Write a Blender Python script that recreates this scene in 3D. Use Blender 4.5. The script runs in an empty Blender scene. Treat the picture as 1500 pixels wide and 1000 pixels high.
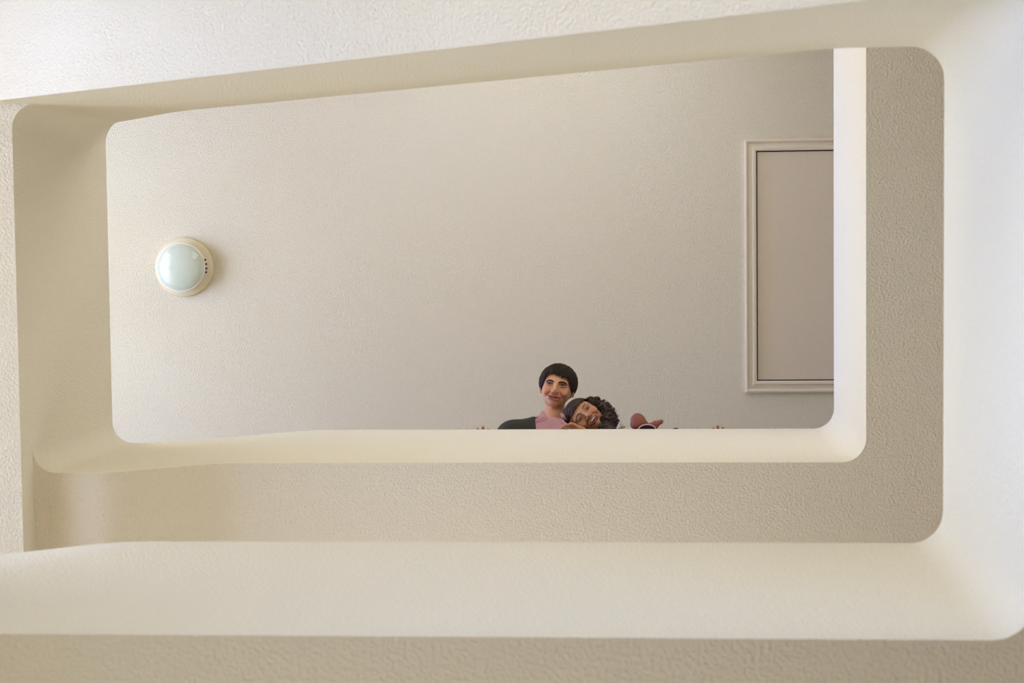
import bpy, math, random
import numpy as np
from mathutils import Vector, Matrix
from mathutils.bvhtree import BVHTree
random.seed(7); rng = np.random.default_rng(7)
scene = bpy.context.scene
col = scene.collection
PI = math.pi

# ------------------------------------------------------------------ camera
CAM = np.array([0.0, 0.0, 1.86])
ROT = np.array([[0.99678984, -0.00662895, -0.07978763],
                [0.01119152, 0.99831867, 0.05687334],
                [0.07927647, -0.05758371, 0.9951881]])      # columns: right, down, forward
FPX = 2600.0
cd = bpy.data.cameras.new('camera'); cam = bpy.data.objects.new('camera', cd); col.objects.link(cam)
cd.sensor_width = 36.0; cd.lens = FPX / 1500.0 * 36.0
cd.clip_start = 0.05; cd.clip_end = 200
m = Matrix(((ROT[0, 0], -ROT[0, 1], -ROT[0, 2], CAM[0]), (ROT[1, 0], -ROT[1, 1], -ROT[1, 2], CAM[1]),
            (ROT[2, 0], -ROT[2, 1], -ROT[2, 2], CAM[2]), (0, 0, 0, 1)))
cam.matrix_world = m
cd.dof.use_dof = True; cd.dof.focus_distance = 7.8; cd.dof.aperture_fstop = 4.5
scene.camera = cam

# ------------------------------------------------------------------ world and daylight
world = bpy.data.worlds.new('sky'); scene.world = world; world.use_nodes = True
bg = world.node_tree.nodes['Background']
bg.inputs[0].default_value = (1.0, 0.985, 0.93, 1); bg.inputs[1].default_value = 3.2
scene.view_settings.view_transform = 'Standard'; scene.view_settings.look = 'None'
scene.view_settings.exposure = 0.07; scene.view_settings.gamma = 1.0
scene.view_settings.use_curve_mapping = False

def window_daylight(name, loc, sy, sz, watts, side=False, colour=(0.25, 0.45, 1.0)):
    ld = bpy.data.lights.new(name, 'AREA'); ld.shape = 'RECTANGLE'
    ld.size, ld.size_y = (sy, sz) if side else (sz, sy)
    ld.energy = watts; ld.color = colour
    o = bpy.data.objects.new(name, ld); o.location = loc
    o.rotation_euler = (PI / 2, 0, 0) if side else (0, -PI / 2, 0)   # shines into the stairwell: towards +Y, or +X
    col.objects.link(o)
XWL, YW0 = -3.40, -1.60                           # window walls (inner faces)
WINS = [(-0.95, 1.25, 9.10, 10.45), (-0.95, 1.25, 5.85, 7.45), (-0.95, 1.25, 3.05, 4.65)]   # landing windows: y0,y1,z0,z1
FILL_WINB = [(-1.3, 0.25, 9.20, 10.45), (-1.1, 0.6, 7.35, 8.75), (-1.1, 0.6, 4.55, 5.95)]          # unseen windows added along the long flight to brighten the parapets opposite: x0,x1,z0,z1
for w, e, out, a, b, c in ((WINS[0], 240, 4.0, 3.2, 2.6, (.34, .42, 1)), (WINS[1], 320, 4.0, 3.2, 2.6, (.38, .55, 1)), (WINS[2], 200, 4.0, 3.2, 2.6, (.22, .42, 1)), (WINS[0], 900, 9.0, 4.5, 3.0, (.22, .42, 1))):
    window_daylight('daylight', (XWL - out, (w[0] + w[1]) / 2, (w[2] + w[3]) / 2), a, b, e, colour=c)
FILL_WINF = [(-1.1, 0.2, 6.55, 7.75), (-1.1, 0.2, 3.75, 4.95)]                                    # unseen windows added on two lower floors to brighten flight faces: x0,x1,z0,z1
for w, e in zip(FILL_WINB[2:], (120,)):
    window_daylight('daylight', ((w[0] + w[1]) / 2, YW0 - 4.0, (w[2] + w[3]) / 2), 3.2, 2.6, e, True)  # fill panel outside the lowest added back window

def sky_portal(loc, rot, a, b):                    # tells the renderer where the sky comes in; gives no light itself
    ld = bpy.data.lights.new('sky_portal', 'AREA'); ld.shape = 'RECTANGLE'; ld.size = a; ld.size_y = b; ld.cycles.is_portal = True
    o = bpy.data.objects.new('sky_portal', ld); o.location = loc; o.rotation_euler = rot; col.objects.link(o)
for w in WINS: sky_portal((XWL - .22, (w[0] + w[1]) / 2, (w[2] + w[3]) / 2), (0, -PI / 2, 0), w[3] - w[2], w[1] - w[0])
for w in FILL_WINB: sky_portal(((w[0] + w[1]) / 2, YW0 - .22, (w[2] + w[3]) / 2), (PI / 2, 0, 0), w[1] - w[0], w[3] - w[2])
YW1, XWR = 2.15, 2.15                              # the other outer walls
for w in FILL_WINF: sky_portal(((w[0] + w[1]) / 2, YW1 + .22, (w[2] + w[3]) / 2), (-PI / 2, 0, 0), w[1] - w[0], w[3] - w[2])

# ------------------------------------------------------------------ helpers
def srgb(r, g, b):
    f = lambda c: (c / 255 / 12.92) if c / 255 <= 0.04045 else ((c / 255 + 0.055) / 1.055) ** 2.4
    return (f(r), f(g), f(b), 1)

def mat(name, colour, rough=0.6, bump=0.0, scale=60.0, var=0.0, spec=0.3, metallic=0.0, coat=0.0, attr=None, sss=0.0, dist=0.01, detail=3.0):
    mt = bpy.data.materials.new(name); mt.use_nodes = True
    nt = mt.node_tree; p = nt.nodes['Principled BSDF']
    p.inputs['Base Color'].default_value = colour if len(colour) == 4 else (*colour, 1)
    p.inputs['Roughness'].default_value = rough; p.inputs['Metallic'].default_value = metallic
    p.inputs['Specular IOR Level'].default_value = spec; p.inputs['Coat Weight'].default_value = coat
    if sss:
        p.inputs['Subsurface Weight'].default_value = sss
        p.inputs['Subsurface Radius'].default_value = (0.012, 0.005, 0.003)
        p.inputs['Subsurface Scale'].default_value = 0.5
    geo = nt.nodes.new('ShaderNodeNewGeometry')
    noise = nt.nodes.new('ShaderNodeTexNoise'); noise.inputs['Scale'].default_value = scale
    noise.inputs['Detail'].default_value = detail; noise.inputs['Roughness'].default_value = 0.55
    nt.links.new(geo.outputs['Position'], noise.inputs['Vector'])
    src = None
    if attr:
        a = nt.nodes.new('ShaderNodeAttribute'); a.attribute_name = attr; src = a.outputs['Color']
    if var:
        mix = nt.nodes.new('ShaderNodeMix'); mix.data_type = 'RGBA'; mix.blend_type = 'MULTIPLY'
        mix.inputs['Factor'].default_value = 1.0
        ramp = nt.nodes.new('ShaderNodeMapRange'); ramp.inputs[3].default_value = 1 - var; ramp.inputs[4].default_value = 1 + var
        nt.links.new(noise.outputs['Fac'], ramp.inputs[0])
        if src: nt.links.new(src, mix.inputs['A'])
        else: mix.inputs['A'].default_value = colour if len(colour) == 4 else (*colour, 1)
        nt.links.new(ramp.outputs[0], mix.inputs['B']); src = mix.outputs['Result']
    if src: nt.links.new(src, p.inputs['Base Color'])
    if bump:
        b = nt.nodes.new('ShaderNodeBump'); b.inputs['Strength'].default_value = bump; b.inputs['Distance'].default_value = dist
        nt.links.new(noise.outputs['Fac'], b.inputs['Height']); nt.links.new(b.outputs['Normal'], p.inputs['Normal'])
    return mt

PAINT = (0.905, 0.832, 0.665)
M = {}
M['plaster'] = mat('rough painted plaster', PAINT, 0.75, bump=0.9, scale=120, var=0.06, spec=0.2, dist=0.0085, detail=5.0)
M['ceiling'] = mat('stippled painted ceiling', PAINT, 0.75, bump=0.8, scale=130, var=0.08, spec=0.2, dist=0.010, detail=5.0)
M['floor'] = mat('tan linoleum', (0.66, 0.43, 0.20), 0.5, var=0.15, scale=25)
M['woodpaint'] = mat('painted wood', (0.86, 0.77, 0.62), 0.4, bump=0.05, scale=40, var=0.03)
M['panel'] = mat('painted hatch board', (0.80, 0.70, 0.56), 0.55, bump=0.1, scale=60, var=0.04)
M['dark'] = mat('dark gap', (0.03, 0.02, 0.015), 0.9)
M['frame'] = mat('white window frame', (0.8, 0.8, 0.78), 0.4)

def tag(o, label=None, cat=None, group=None, kind=None):
    if label: o['label'] = label
    if cat: o['category'] = cat
    if group: o['group'] = group
    if kind: o['kind'] = kind
    return o

def mesh_obj(name, verts, faces, material, parent=None, smooth=False, label=None, kind=None):
    me = bpy.data.meshes.new(name); me.from_pydata([tuple(map(float, v)) for v in verts], [], faces); me.update()
    if material: me.materials.append(material)
    if smooth: me.polygons.foreach_set('use_smooth', [True] * len(me.polygons))
    o = bpy.data.objects.new(name, me); col.objects.link(o)
    if parent:
        o.parent = parent; o.matrix_parent_inverse = Matrix.Translation(-parent.location)
    return tag(o, label, kind=kind)

def empty(name, loc, label, cat, group=None):
    o = bpy.data.objects.new(name, None); o.location = loc; o.empty_display_size = 0.1; col.objects.link(o)
    return tag(o, label, cat, group)

class MB:
    def __init__(s): s.v = []; s.f = []
    def box(s, x0, x1, y0, y1, z0, z1):
        n = len(s.v)
        s.v += [(x0, y0, z0), (x1, y0, z0), (x1, y1, z0), (x0, y1, z0), (x0, y0, z1), (x1, y0, z1), (x1, y1, z1), (x0, y1, z1)]
        s.f += [[n + i for i in q] for q in ((0, 3, 2, 1), (4, 5, 6, 7), (0, 1, 5, 4), (1, 2, 6, 5), (2, 3, 7, 6), (3, 0, 4, 7))]
        return s
    def prism(s, poly, axis, a, b):
        """extrude a 2-D polygon along an axis: 'y' -> poly is (x,z); 'z' -> poly is (x,y)"""
        n = len(s.v); k = len(poly)
        for t in (a, b):
            s.v += [((p[0], t, p[1]) if axis == 'y' else (p[0], p[1], t)) for p in poly]
        s.f.append([n + i for i in range(k)]); s.f.append([n + k + i for i in reversed(range(k))])
        for i in range(k):
            j = (i + 1) % k; s.f.append([n + i, n + k + i, n + k + j, n + j])
        return s
    def lathe(s, prof, c, seg=64, axis=(0, 0, 1)):
        n = len(s.v); k = len(prof)
        for i in range(seg):
            a = 2 * PI * i / seg
            for r, h in prof: s.v.append((c[0] + r * math.cos(a), c[1] + r * math.sin(a), c[2] + h))
        for i in range(seg):
            j = (i + 1) % seg
            for q in range(k - 1):
                s.f.append([n + i * k + q, n + j * k + q, n + j * k + q + 1, n + i * k + q + 1])
        return s
    def tube(s, pts, rad, sides=6, cap=True):
        pts = [np.asarray(p, float) for p in pts]; k = len(pts)
        if np.isscalar(rad): rad = [rad] * k
        n = len(s.v); prev = None
        for i, p in enumerate(pts):
            t = pts[min(i + 1, k - 1)] - pts[max(i - 1, 0)]; t = t / (np.linalg.norm(t) + 1e-12)
            if prev is None:
                a = np.array([0, 0, 1.0]) if abs(t[2]) < 0.9 else np.array([1.0, 0, 0])
            else: a = prev
            u = a - t * a.dot(t); u /= np.linalg.norm(u) + 1e-12; w = np.cross(t, u); prev = u
            for q in range(sides):
                ang = 2 * PI * q / sides
                s.v.append(tuple(p + rad[i] * (math.cos(ang) * u + math.sin(ang) * w)))
        for i in range(k - 1):
            for q in range(sides):
                r = (q + 1) % sides
                s.f.append([n + i * sides + q, n + i * sides + r, n + (i + 1) * sides + r, n + (i + 1) * sides + q])
        if cap:
            s.f.append([n + q for q in reversed(range(sides))]); s.f.append([n + (k - 1) * sides + q for q in range(sides)])
        return s
    def build(s, name, material, parent=None, smooth=False, label=None, kind=None):
        return mesh_obj(name, s.v, s.f, material, parent, smooth, label, kind)

def ray(px, py):
    d = ROT @ np.array([(px - 750) / FPX, (py - 500) / FPX, 1.0]); return d / d[2]

# ------------------------------------------------------------------ the stairwell: measures (metres, floor 0 = ground)
ZO = CAM[2]
XR, XL, YB, YT = 0.7448, -2.1787, 0.7977, -0.4834
F = [0.0, 2.8, 5.6, 8.4]
T3, B3 = 7.4592 + ZO, 6.3247 + ZO        # top floor: parapet top and soffit
LT, LB, LF = 6.986 + ZO, 5.934 + ZO, 6.07 + ZO      # half landing below the top floor: parapet top, soffit, floor
ST = 2.8; TH = 0.12
ZC = 10.80
ft = lambda x: 5.0318 + ZO - 0.7972 * x     # rake of the long flight's parapet top / soffit
fb = lambda x: 4.0683 + ZO - 0.7912 * x
def smax(a, b, k=0.04): h = max(0, min(1, 0.5 + 0.5 * (a - b) / k)); return b + (a - b) * h + k * h * (1 - h)
def smin(a, b, k=0.04): return -smax(-a, -b, k)
st_top = lambda x: smin(T3, smax(LT, 7.408 + ZO + 0.84 * (x + 1.50), 0.08), 0.08)
st_bot = lambda x: smin(B3, smax(6.05 + ZO, 6.06 + ZO + 0.80 * (x + 1.91), 0.05), 0.06)

def lerp(a, b, t): return a + (b - a) * t
def ribbon_samples(dz, first, last):
    """inner face of one storey of the parapet, climbing: x,y,outward nx,ny,top,bottom"""
    S = []; r = 0.085
    wob = lambda k: 0.0025 * math.sin(k * 7.3) + 0.002 * math.sin(k * 17.1 + 1)
    def add(x, y, nx, ny, zt, zb): S.append((x, y, nx, ny, zt + dz, zb + dz))
    def arc(cx, cy, a0, a1, fz, n=14):
        for i in range(n + 1):
            t = i / n; a = lerp(a0, a1, t); zt, zb = fz(t, cx + r * math.cos(a))
            add(cx + r * math.cos(a), cy + r * math.sin(a), math.cos(a), math.sin(a), zt, zb)
    if not first:
        for i in range(6): add(XR, lerp(0.1, YT + r, i / 6), 1, 0, T3 - ST, B3 - ST)
        arc(XR - r, YT + r, 0, -PI / 2, lambda t, x: (T3 - ST, B3 - ST))
    ftop = lambda x: smax(T3 - ST, ft(x)); fbot = lambda x: smax(B3 - ST, fb(x), 0.03)
    x0 = XR - r
    for i in range(1, 90):
        x = lerp(x0, XL + r, i / 90); q = max(0, min(1, (XL + r + .45 - x) / .45)); q = q * q * .7
        add(x, YT, 0, -1, lerp(ftop(x), LT, q), fbot(x))
    arc(XL + r, YT + r, -PI / 2, -PI, lambda t, x: (lerp(ftop(XL + r), LT, .7 + .3 * math.sin(t * PI / 2)), LB if t > 0 else fbot(XL + r)))
    for i in range(1, 24): add(XL, lerp(YT + r, YB - r, i / 24), -1, 0, LT, LB)
    arc(XL + r, YB - r, PI, PI / 2, lambda t, x: (LT, LB if t == 0 else 6.05 + ZO))
    xs = np.linspace(XL + r, XR - r, 100)
    for x in xs[1:-1]: add(x, YB, 0, 1, st_top(x), st_bot(x))
    arc(XR - r, YB - r, PI / 2, 0, lambda t, x: (T3, B3))
    y1 = YW0 if last else 0.1
    for i in range(1, 9): add(XR, lerp(YB - r, y1, i / 8), 1, 0, T3, B3)
    out = []
    for k, q in enumerate(S):
        out.append(q)
    return out

def build_ribbon(name, S, zmin=None):
    v = []; f = []; rb = 0.012
    for (x, y, nx, ny, zt, zb) in S:
        if zmin is not None: zb = max(zb, zmin); zt = max(zt, zb + 0.05)
        prof = [(0, zb), (0, lerp(zb, zt, .33)), (0, lerp(zb, zt, .66)), (0, zt - rb), (rb * .3, zt - rb * .3), (rb, zt), (TH - rb, zt), (TH - rb * .3, zt - rb * .3), (TH, zt - rb), (TH, zb)]
        for d, z in prof: v.append((x + nx * d, y + ny * d, z))
    k = 10
    for i in range(len(S) - 1):
        for q in range(k):
            r = (q + 1) % k; f.append([i * k + q, (i + 1) * k + q, (i + 1) * k + r, i * k + r])
    f.append([q for q in range(k)]); f.append([(len(S) - 1) * k + q for q in reversed(range(k))])
    o = mesh_obj(name, v, f, M['plaster'], kind='structure')
    me = o.data
    import bmesh
    bm = bmesh.new(); bm.from_mesh(me); bmesh.ops.recalc_face_normals(bm, faces=bm.faces); bm.to_mesh(me); bm.free()
    me.polygons.foreach_set('use_smooth', [True] * len(me.polygons))
    me.set_sharp_from_angle(angle=math.radians(35))
    return o

S3 = ribbon_samples(0, False, True); S2 = ribbon_samples(-ST, False, False); S1 = ribbon_samples(-2 * ST, True, False)
build_ribbon('wall_parapet_upper', S3)
build_ribbon('wall_parapet_lower', S2)
build_ribbon('wall_parapet_ground', S1, 0.0)

XK = -1.49
def slab(name, ztop, zbot):
    """corridor slab of one storey, its edge following the outer face of the parapet"""
    r = 0.085 + TH
    edge = [(XK, YB + TH)]
    cx, cy = XR - 0.085, YB - 0.085
    for i in range(15):
        a = lerp(PI / 2, 0, i / 14); edge.append((cx + r * math.cos(a), cy + r * math.sin(a)))
    poly = edge + [(XR + TH, YW0), (XWR, YW0), (XWR, YW1), (XK, YW1)]
    v = []; f = []; n = len(poly)
    for z in (zbot, ztop): v += [(p[0], p[1], z) for p in poly]
    # cap as fan-safe pieces: bottom corridor and right corridor
    f.append(list(range(n))); f.append([n + i for i in reversed(range(n))])
    for i in range(n):
        j = (i + 1) % n; f.append([i, n + i, n + j, j])
    o = mesh_obj(name, v, f, M['plaster'], kind='structure')
    o.data.materials.append(M['floor'])
    for p in o.data.polygons:
        if p.center.z > ztop - 1e-4: p.material_index = 1
    return o
slab('floor_upper', F[3], B3); slab('floor_middle', F[2], B3 - ST); slab('floor_lower', F[1], B3 - 2 * ST)

def flight(name, dz, zmin=-9):
    # long flight between the parapet and the outer wall, with its stringer wedge under the landing
    n = 13; x0, x1 = XR - 0.06, XL; rise = (LF - (F[3] - ST)) / n; g = (x0 - x1) / (n - 0)
    top = []
    z = F[3] - ST
    for i in range(n):
        x = x0 - g * i; top += [(x, z + rise * i), (x, z + rise * (i + 1))]
    top.append((XL, LF))
    xe = (4.0683 + ZO - LB) / 0.7912
    bot = [(xe, LB + 0.02), (xe, LB), (XL, fb(XL)), (0.686, B3 - ST), (x0, B3 - ST)]
    poly = top + bot
    poly = [(x, max(zz + dz, zmin)) for x, zz in poly]
    o = MB().prism(poly, 'y', YW0, YT - TH).build(name, M['plaster'], kind='structure')
    # stringer under the landing, flush with the parapet's inner face
    w = [(xe, LB + 0.001), (XL + 0.085, LB + 0.001), (XL + 0.085, fb(XL + 0.085)), (XL, fb(XL))]
    MB().prism([(x, zz + dz) for x, zz in w], 'y', YT - TH, YT).build('trim_stringer', M['plaster'], kind='structure')
    o.data.materials.append(M['floor'])
    for p in o.data.polygons:
        if abs(p.normal.z) > 0.99 and p.center.z > fb(p.center.x) + dz + 0.1: p.material_index = 1
    return o
def short_flight(name, dz):
    xs = list(np.linspace(XL, XK, 30))
    bot = [(x, st_bot(x)) for x in xs]
    top = [(XK, F[3]), (XK - .0, F[3]), (XK - .22, F[3]), (XK - .22, F[3] - .157), (XK - .45, F[3] - .157), (XK - .45, F[3] - .313), (XL, F[3] - .313)]
    o = MB().prism([(x, z + dz) for x, z in bot + top], 'y', YB + TH, YW1)
    o.box(XL, XL + .05, YB + .07, YB + TH + .0005, 6.0504 + ZO + dz, 6.12 + ZO + dz)
    o = o.build(name, M['plaster'], kind='structure')
    o.data.materials.append(M['floor'])
    o.data.polygons.foreach_set('use_smooth', [True] * len(o.data.polygons)); o.data.set_sharp_from_angle(angle=math.radians(30))
    for p in o.data.polygons:
        if abs(p.normal.z) > 0.99 and p.center.z > F[3] + dz - 0.35 and min(abs(p.center.z - F[3] - dz + q) for q in (0, .157, .313)) < 0.01: p.material_index = 1
def landing(name, dz):
    r = TH + 0.085
    o = MB()
    a = [(XWL, YW0), (XL, YW0), (XL, YT - TH)]
    # edge follows the outer face of the rounded parapet corners
    e = []
    for i in range(9):
        an = lerp(-PI / 2, -PI, i / 8); e.append((XL + .085 + r * math.cos(an), YT + .085 + r * math.sin(an)))
    e = [p for p in e if p[0] <= XL + 1e-6]
    b = [(XL - TH, YB - .085), (XL, YB - .085), (XL, YW1), (XWL, YW1)]
    poly = a + e + b
    o.prism(poly, 'z', LB + dz, LF + dz)
    q = o.build(name, M['plaster'], kind='structure')
    q.data.materials.append(M['floor'])
    for p in q.data.polygons:
        if p.center.z > LF + dz - 1e-4: p.material_index = 1
for i, n in enumerate(('upper', 'middle', 'lower')):
    flight('stair_flight', -ST * i, 0.0); short_flight('stair_steps', -ST * i); landing('floor_landing_' + n, -ST * i)

# outer walls, ground floor and ceiling
MB().box(XWL - .3, XWR + .3, YW0 - .3, YW1 + .3, -0.25, 0).build('floor_ground', M['floor'], kind='structure')
MB().box(XWL - .3, XWR + .3, YW0 - .3, YW1 + .3, ZC, ZC + .25).build('ceiling', M['ceiling'], kind='structure')
MB().box(XWR, XWR + .2, YW0 - .2, YW1 + .2, 0, ZC).build('wall_right', M['plaster'], kind='structure')
wf = MB(); zs = 0.0
for (x0, x1, z0, z1) in sorted(FILL_WINF, key=lambda w: w[2]):
    wf.box(XWL - .2, XWR, YW1, YW1 + .2, zs, z0); wf.box(XWL - .2, x0, YW1, YW1 + .2, z0, z1); wf.box(x1, XWR, YW1, YW1 + .2, z0, z1); zs = z1
wf.box(XWL - .2, XWR, YW1, YW1 + .2, zs, ZC)
wf.build('wall_front', M['plaster'], kind='structure')
wb = MB(); zs = 0.0
for (x0, x1, z0, z1) in sorted(FILL_WINB, key=lambda w: w[2]):
    wb.box(XWL - .2, XWR, YW0 - .2, YW0, zs, z0); wb.box(XWL - .2, x0, YW0 - .2, YW0, z0, z1); wb.box(x1, XWR, YW0 - .2, YW0, z0, z1); zs = z1
wb.box(XWL - .2, XWR, YW0 - .2, YW0, zs, ZC)
wb.build('wall_back', M['plaster'], kind='structure')
wl = MB(); zs = 0.0
for (y0, y1, z0, z1) in sorted(WINS, key=lambda w: w[2]):
    wl.box(XWL - .2, XWL, YW0, YW1, zs, z0); wl.box(XWL - .2, XWL, YW0, y0, z0, z1); wl.box(XWL - .2, XWL, y1, YW1, z0, z1); zs = z1
wl.box(XWL - .2, XWL, YW0, YW1, zs, ZC)
wl.build('wall_left', M['plaster'], kind='structure')
gm = bpy.data.materials.new('window glass'); gm.use_nodes = True
nt = gm.node_tree; nt.nodes.remove(nt.nodes['Principled BSDF'])
tr = nt.nodes.new('ShaderNodeBsdfTransparent'); gl = nt.nodes.new('ShaderNodeBsdfGlossy'); gl.inputs['Roughness'].default_value = 0.02
mx = nt.nodes.new('ShaderNodeMixShader'); mx.inputs[0].default_value = 0.06
nt.links.new(tr.outputs[0], mx.inputs[1]); nt.links.new(gl.outputs[0], mx.inputs[2]); nt.links.new(mx.outputs[0], nt.nodes['Material Output'].inputs[0])
for i, (y0, y1, z0, z1) in enumerate(WINS):
    fr = MB(); xw = XWL - .12; ym = (y0 + y1) / 2
    fr.box(xw - .03, xw + .03, y0, y0 + .05, z0, z1).box(xw - .03, xw + .03, y1 - .05, y1, z0, z1)
    fr.box(xw - .03, xw + .03, y0, y1, z0, z0 + .05).box(xw - .03, xw + .03, y0, y1, z1 - .05, z1).box(xw - .03, xw + .03, ym - .03, ym + .03, z0, z1)
    w = fr.build('window_%d' % (i + 1), M['frame'], kind='structure')
    for a, b in ((y0 + .05, ym - .03), (ym + .03, y1 - .05)):
        MB().box(xw - .004, xw + .004, a, b, z0 + .05, z1 - .05).build('pane', gm, w)
    MB().box(XWL - .1, XWL + .05, y0 - .03, y1 + .03, z0 - .03, z0 + .001).build('window_sill', M['frame'], w)

for i, (x0, x1, z0, z1) in enumerate(FILL_WINB + FILL_WINF):  # frames of the added fill windows, back and front walls
    fr = MB(); yw = YW0 - .12 if i < len(FILL_WINB) else YW1 + .12; xm = (x0 + x1) / 2
    fr.box(x0, x0 + .05, yw - .03, yw + .03, z0, z1).box(x1 - .05, x1, yw - .03, yw + .03, z0, z1)
    fr.box(x0, x1, yw - .03, yw + .03, z0, z0 + .05).box(x0, x1, yw - .03, yw + .03, z1 - .05, z1).box(xm - .03, xm + .03, yw - .03, yw + .03, z0, z1)
    w = fr.build('window_%d' % (i + 4), M['frame'], kind='structure')
    for a, b in ((x0 + .05, xm - .03), (xm + .03, x1 - .05)):
        MB().box(a, b, yw - .004, yw + .004, z0 + .05, z1 - .05).build('pane', gm, w)
    yi = (YW0 - .1, YW0 + .05) if i < len(FILL_WINB) else (YW1 - .05, YW1 + .1)
    MB().box(x0 - .03, x1 + .03, *yi, z0 - .03, z0 + .001).build('window_sill', M['frame'], w)

# ------------------------------------------------------------------ attic hatch in the ceiling
HX0, HX1, HY0, HY1 = 0.512, 1.13, -0.430, 0.716       # clear opening
hatch = empty('attic_hatch', ((HX0 + HX1) / 2, (HY0 + HY1) / 2, ZC), 'flat rectangular ceiling hatch with moulded cream wooden frame', 'hatch')
W_ = 0.058
prof = [(0.0, 0.0), (0.0, 0.016), (0.006, 0.020), (0.016, 0.020), (0.020, 0.013), (0.040, 0.011), (0.044, 0.020), (0.050, 0.022), (W_, 0.018), (W_, 0.0)]  # from the opening outwards: offset, drop
def casing(c0, c1, o0, o1):
    v = []; f = []; k = len(prof)
    for (c, d) in ((c0, o0), (c1, o1)):
        for off, dr in prof: v.append((c[0] + d[0] * off, c[1] + d[1] * off, ZC - dr))
    for i in range(k - 1): f.append([i, i + 1, k + i + 1, k + i])
    f.append(list(range(k))); f.append([k + i for i in reversed(range(k))])
    return v, f
cs = [(HX0, HY0), (HX1, HY0), (HX1, HY1), (HX0, HY1)]; ds = [(-1, -1), (1, -1), (1, 1), (-1, 1)]
for i in range(4):
    v, f = casing(cs[i], cs[(i + 1) % 4], ds[i], ds[(i + 1) % 4])
    mesh_obj('casing', v, f, M['woodpaint'], hatch)
g = 0.006
MB().box(HX0 + g, HX1 - g, HY0 + g, HY1 - g, ZC - 0.006, ZC - 0.002).build('panel', M['panel'], hatch)
MB().box(HX0, HX1, HY0, HY1, ZC - 0.0015, ZC - 0.0002).build('gap', M['dark'], hatch)

# ------------------------------------------------------------------ round ceiling lamp
lx, ly = (CAM + ray(270.5, 391) * (ZC - ZO))[:2]
M['lampbase'] = mat('cream enamel', (0.84, 0.74, 0.52), 0.45)
M['lamprim'] = mat('white rim', (0.9, 0.9, 0.86), 0.25)
M['opal'] = mat('greenish opal glass', (0.70, 0.77, 0.65), 0.12, spec=0.6, coat=0.5)
lamp = empty('ceiling_lamp', (lx, ly, ZC), 'round flush ceiling lamp with pale green domed glass and cream base', 'lamp')
MB().lathe([(0.0, 0), (0.149, 0), (0.152, -0.006), (0.151, -0.016), (0.143, -0.024), (0.124, -0.030), (0.118, -0.034), (0.116, -0.068), (0.0, -0.068)], (lx, ly, ZC)).build('base', M['lampbase'], lamp, True)
MB().lathe([(0.115, -0.066), (0.124, -0.066), (0.1265, -0.072), (0.1255, -0.080), (0.119, -0.084), (0.115, -0.080), (0.115, -0.066)], (lx, ly, ZC)).build('rim', M['lamprim'], lamp, True)
dome = [(0.118, -0.076)] + [(0.119 * math.cos(t) , -0.080 - 0.046 * math.sin(t) ** 1.05) for t in np.linspace(0.0, PI / 2, 16)[:-1]] + [(0.0, -0.127)]
MB().lathe(dome, (lx, ly, ZC)).build('glass_dome', M['opal'], lamp, True)
for a in (-0.30, -0.12, 0.06, 0.22):
    c, s_ = math.cos(a), math.sin(a); b = MB()
    b.tube([(lx + .114 * c, ly + .114 * s_, ZC - .038), (lx + .1275 * c, ly + .1275 * s_, ZC - .038)], 0.0040, 8)
    b.build('vent', M['dark'], lamp)

# ------------------------------------------------------------------ implicit-surface modelling for bodies and cloth
def W(px, py, dz): return CAM + ray(px, py) * (T3 + dz - ZO)
def unit(v): return v / np.linalg.norm(v)

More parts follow.
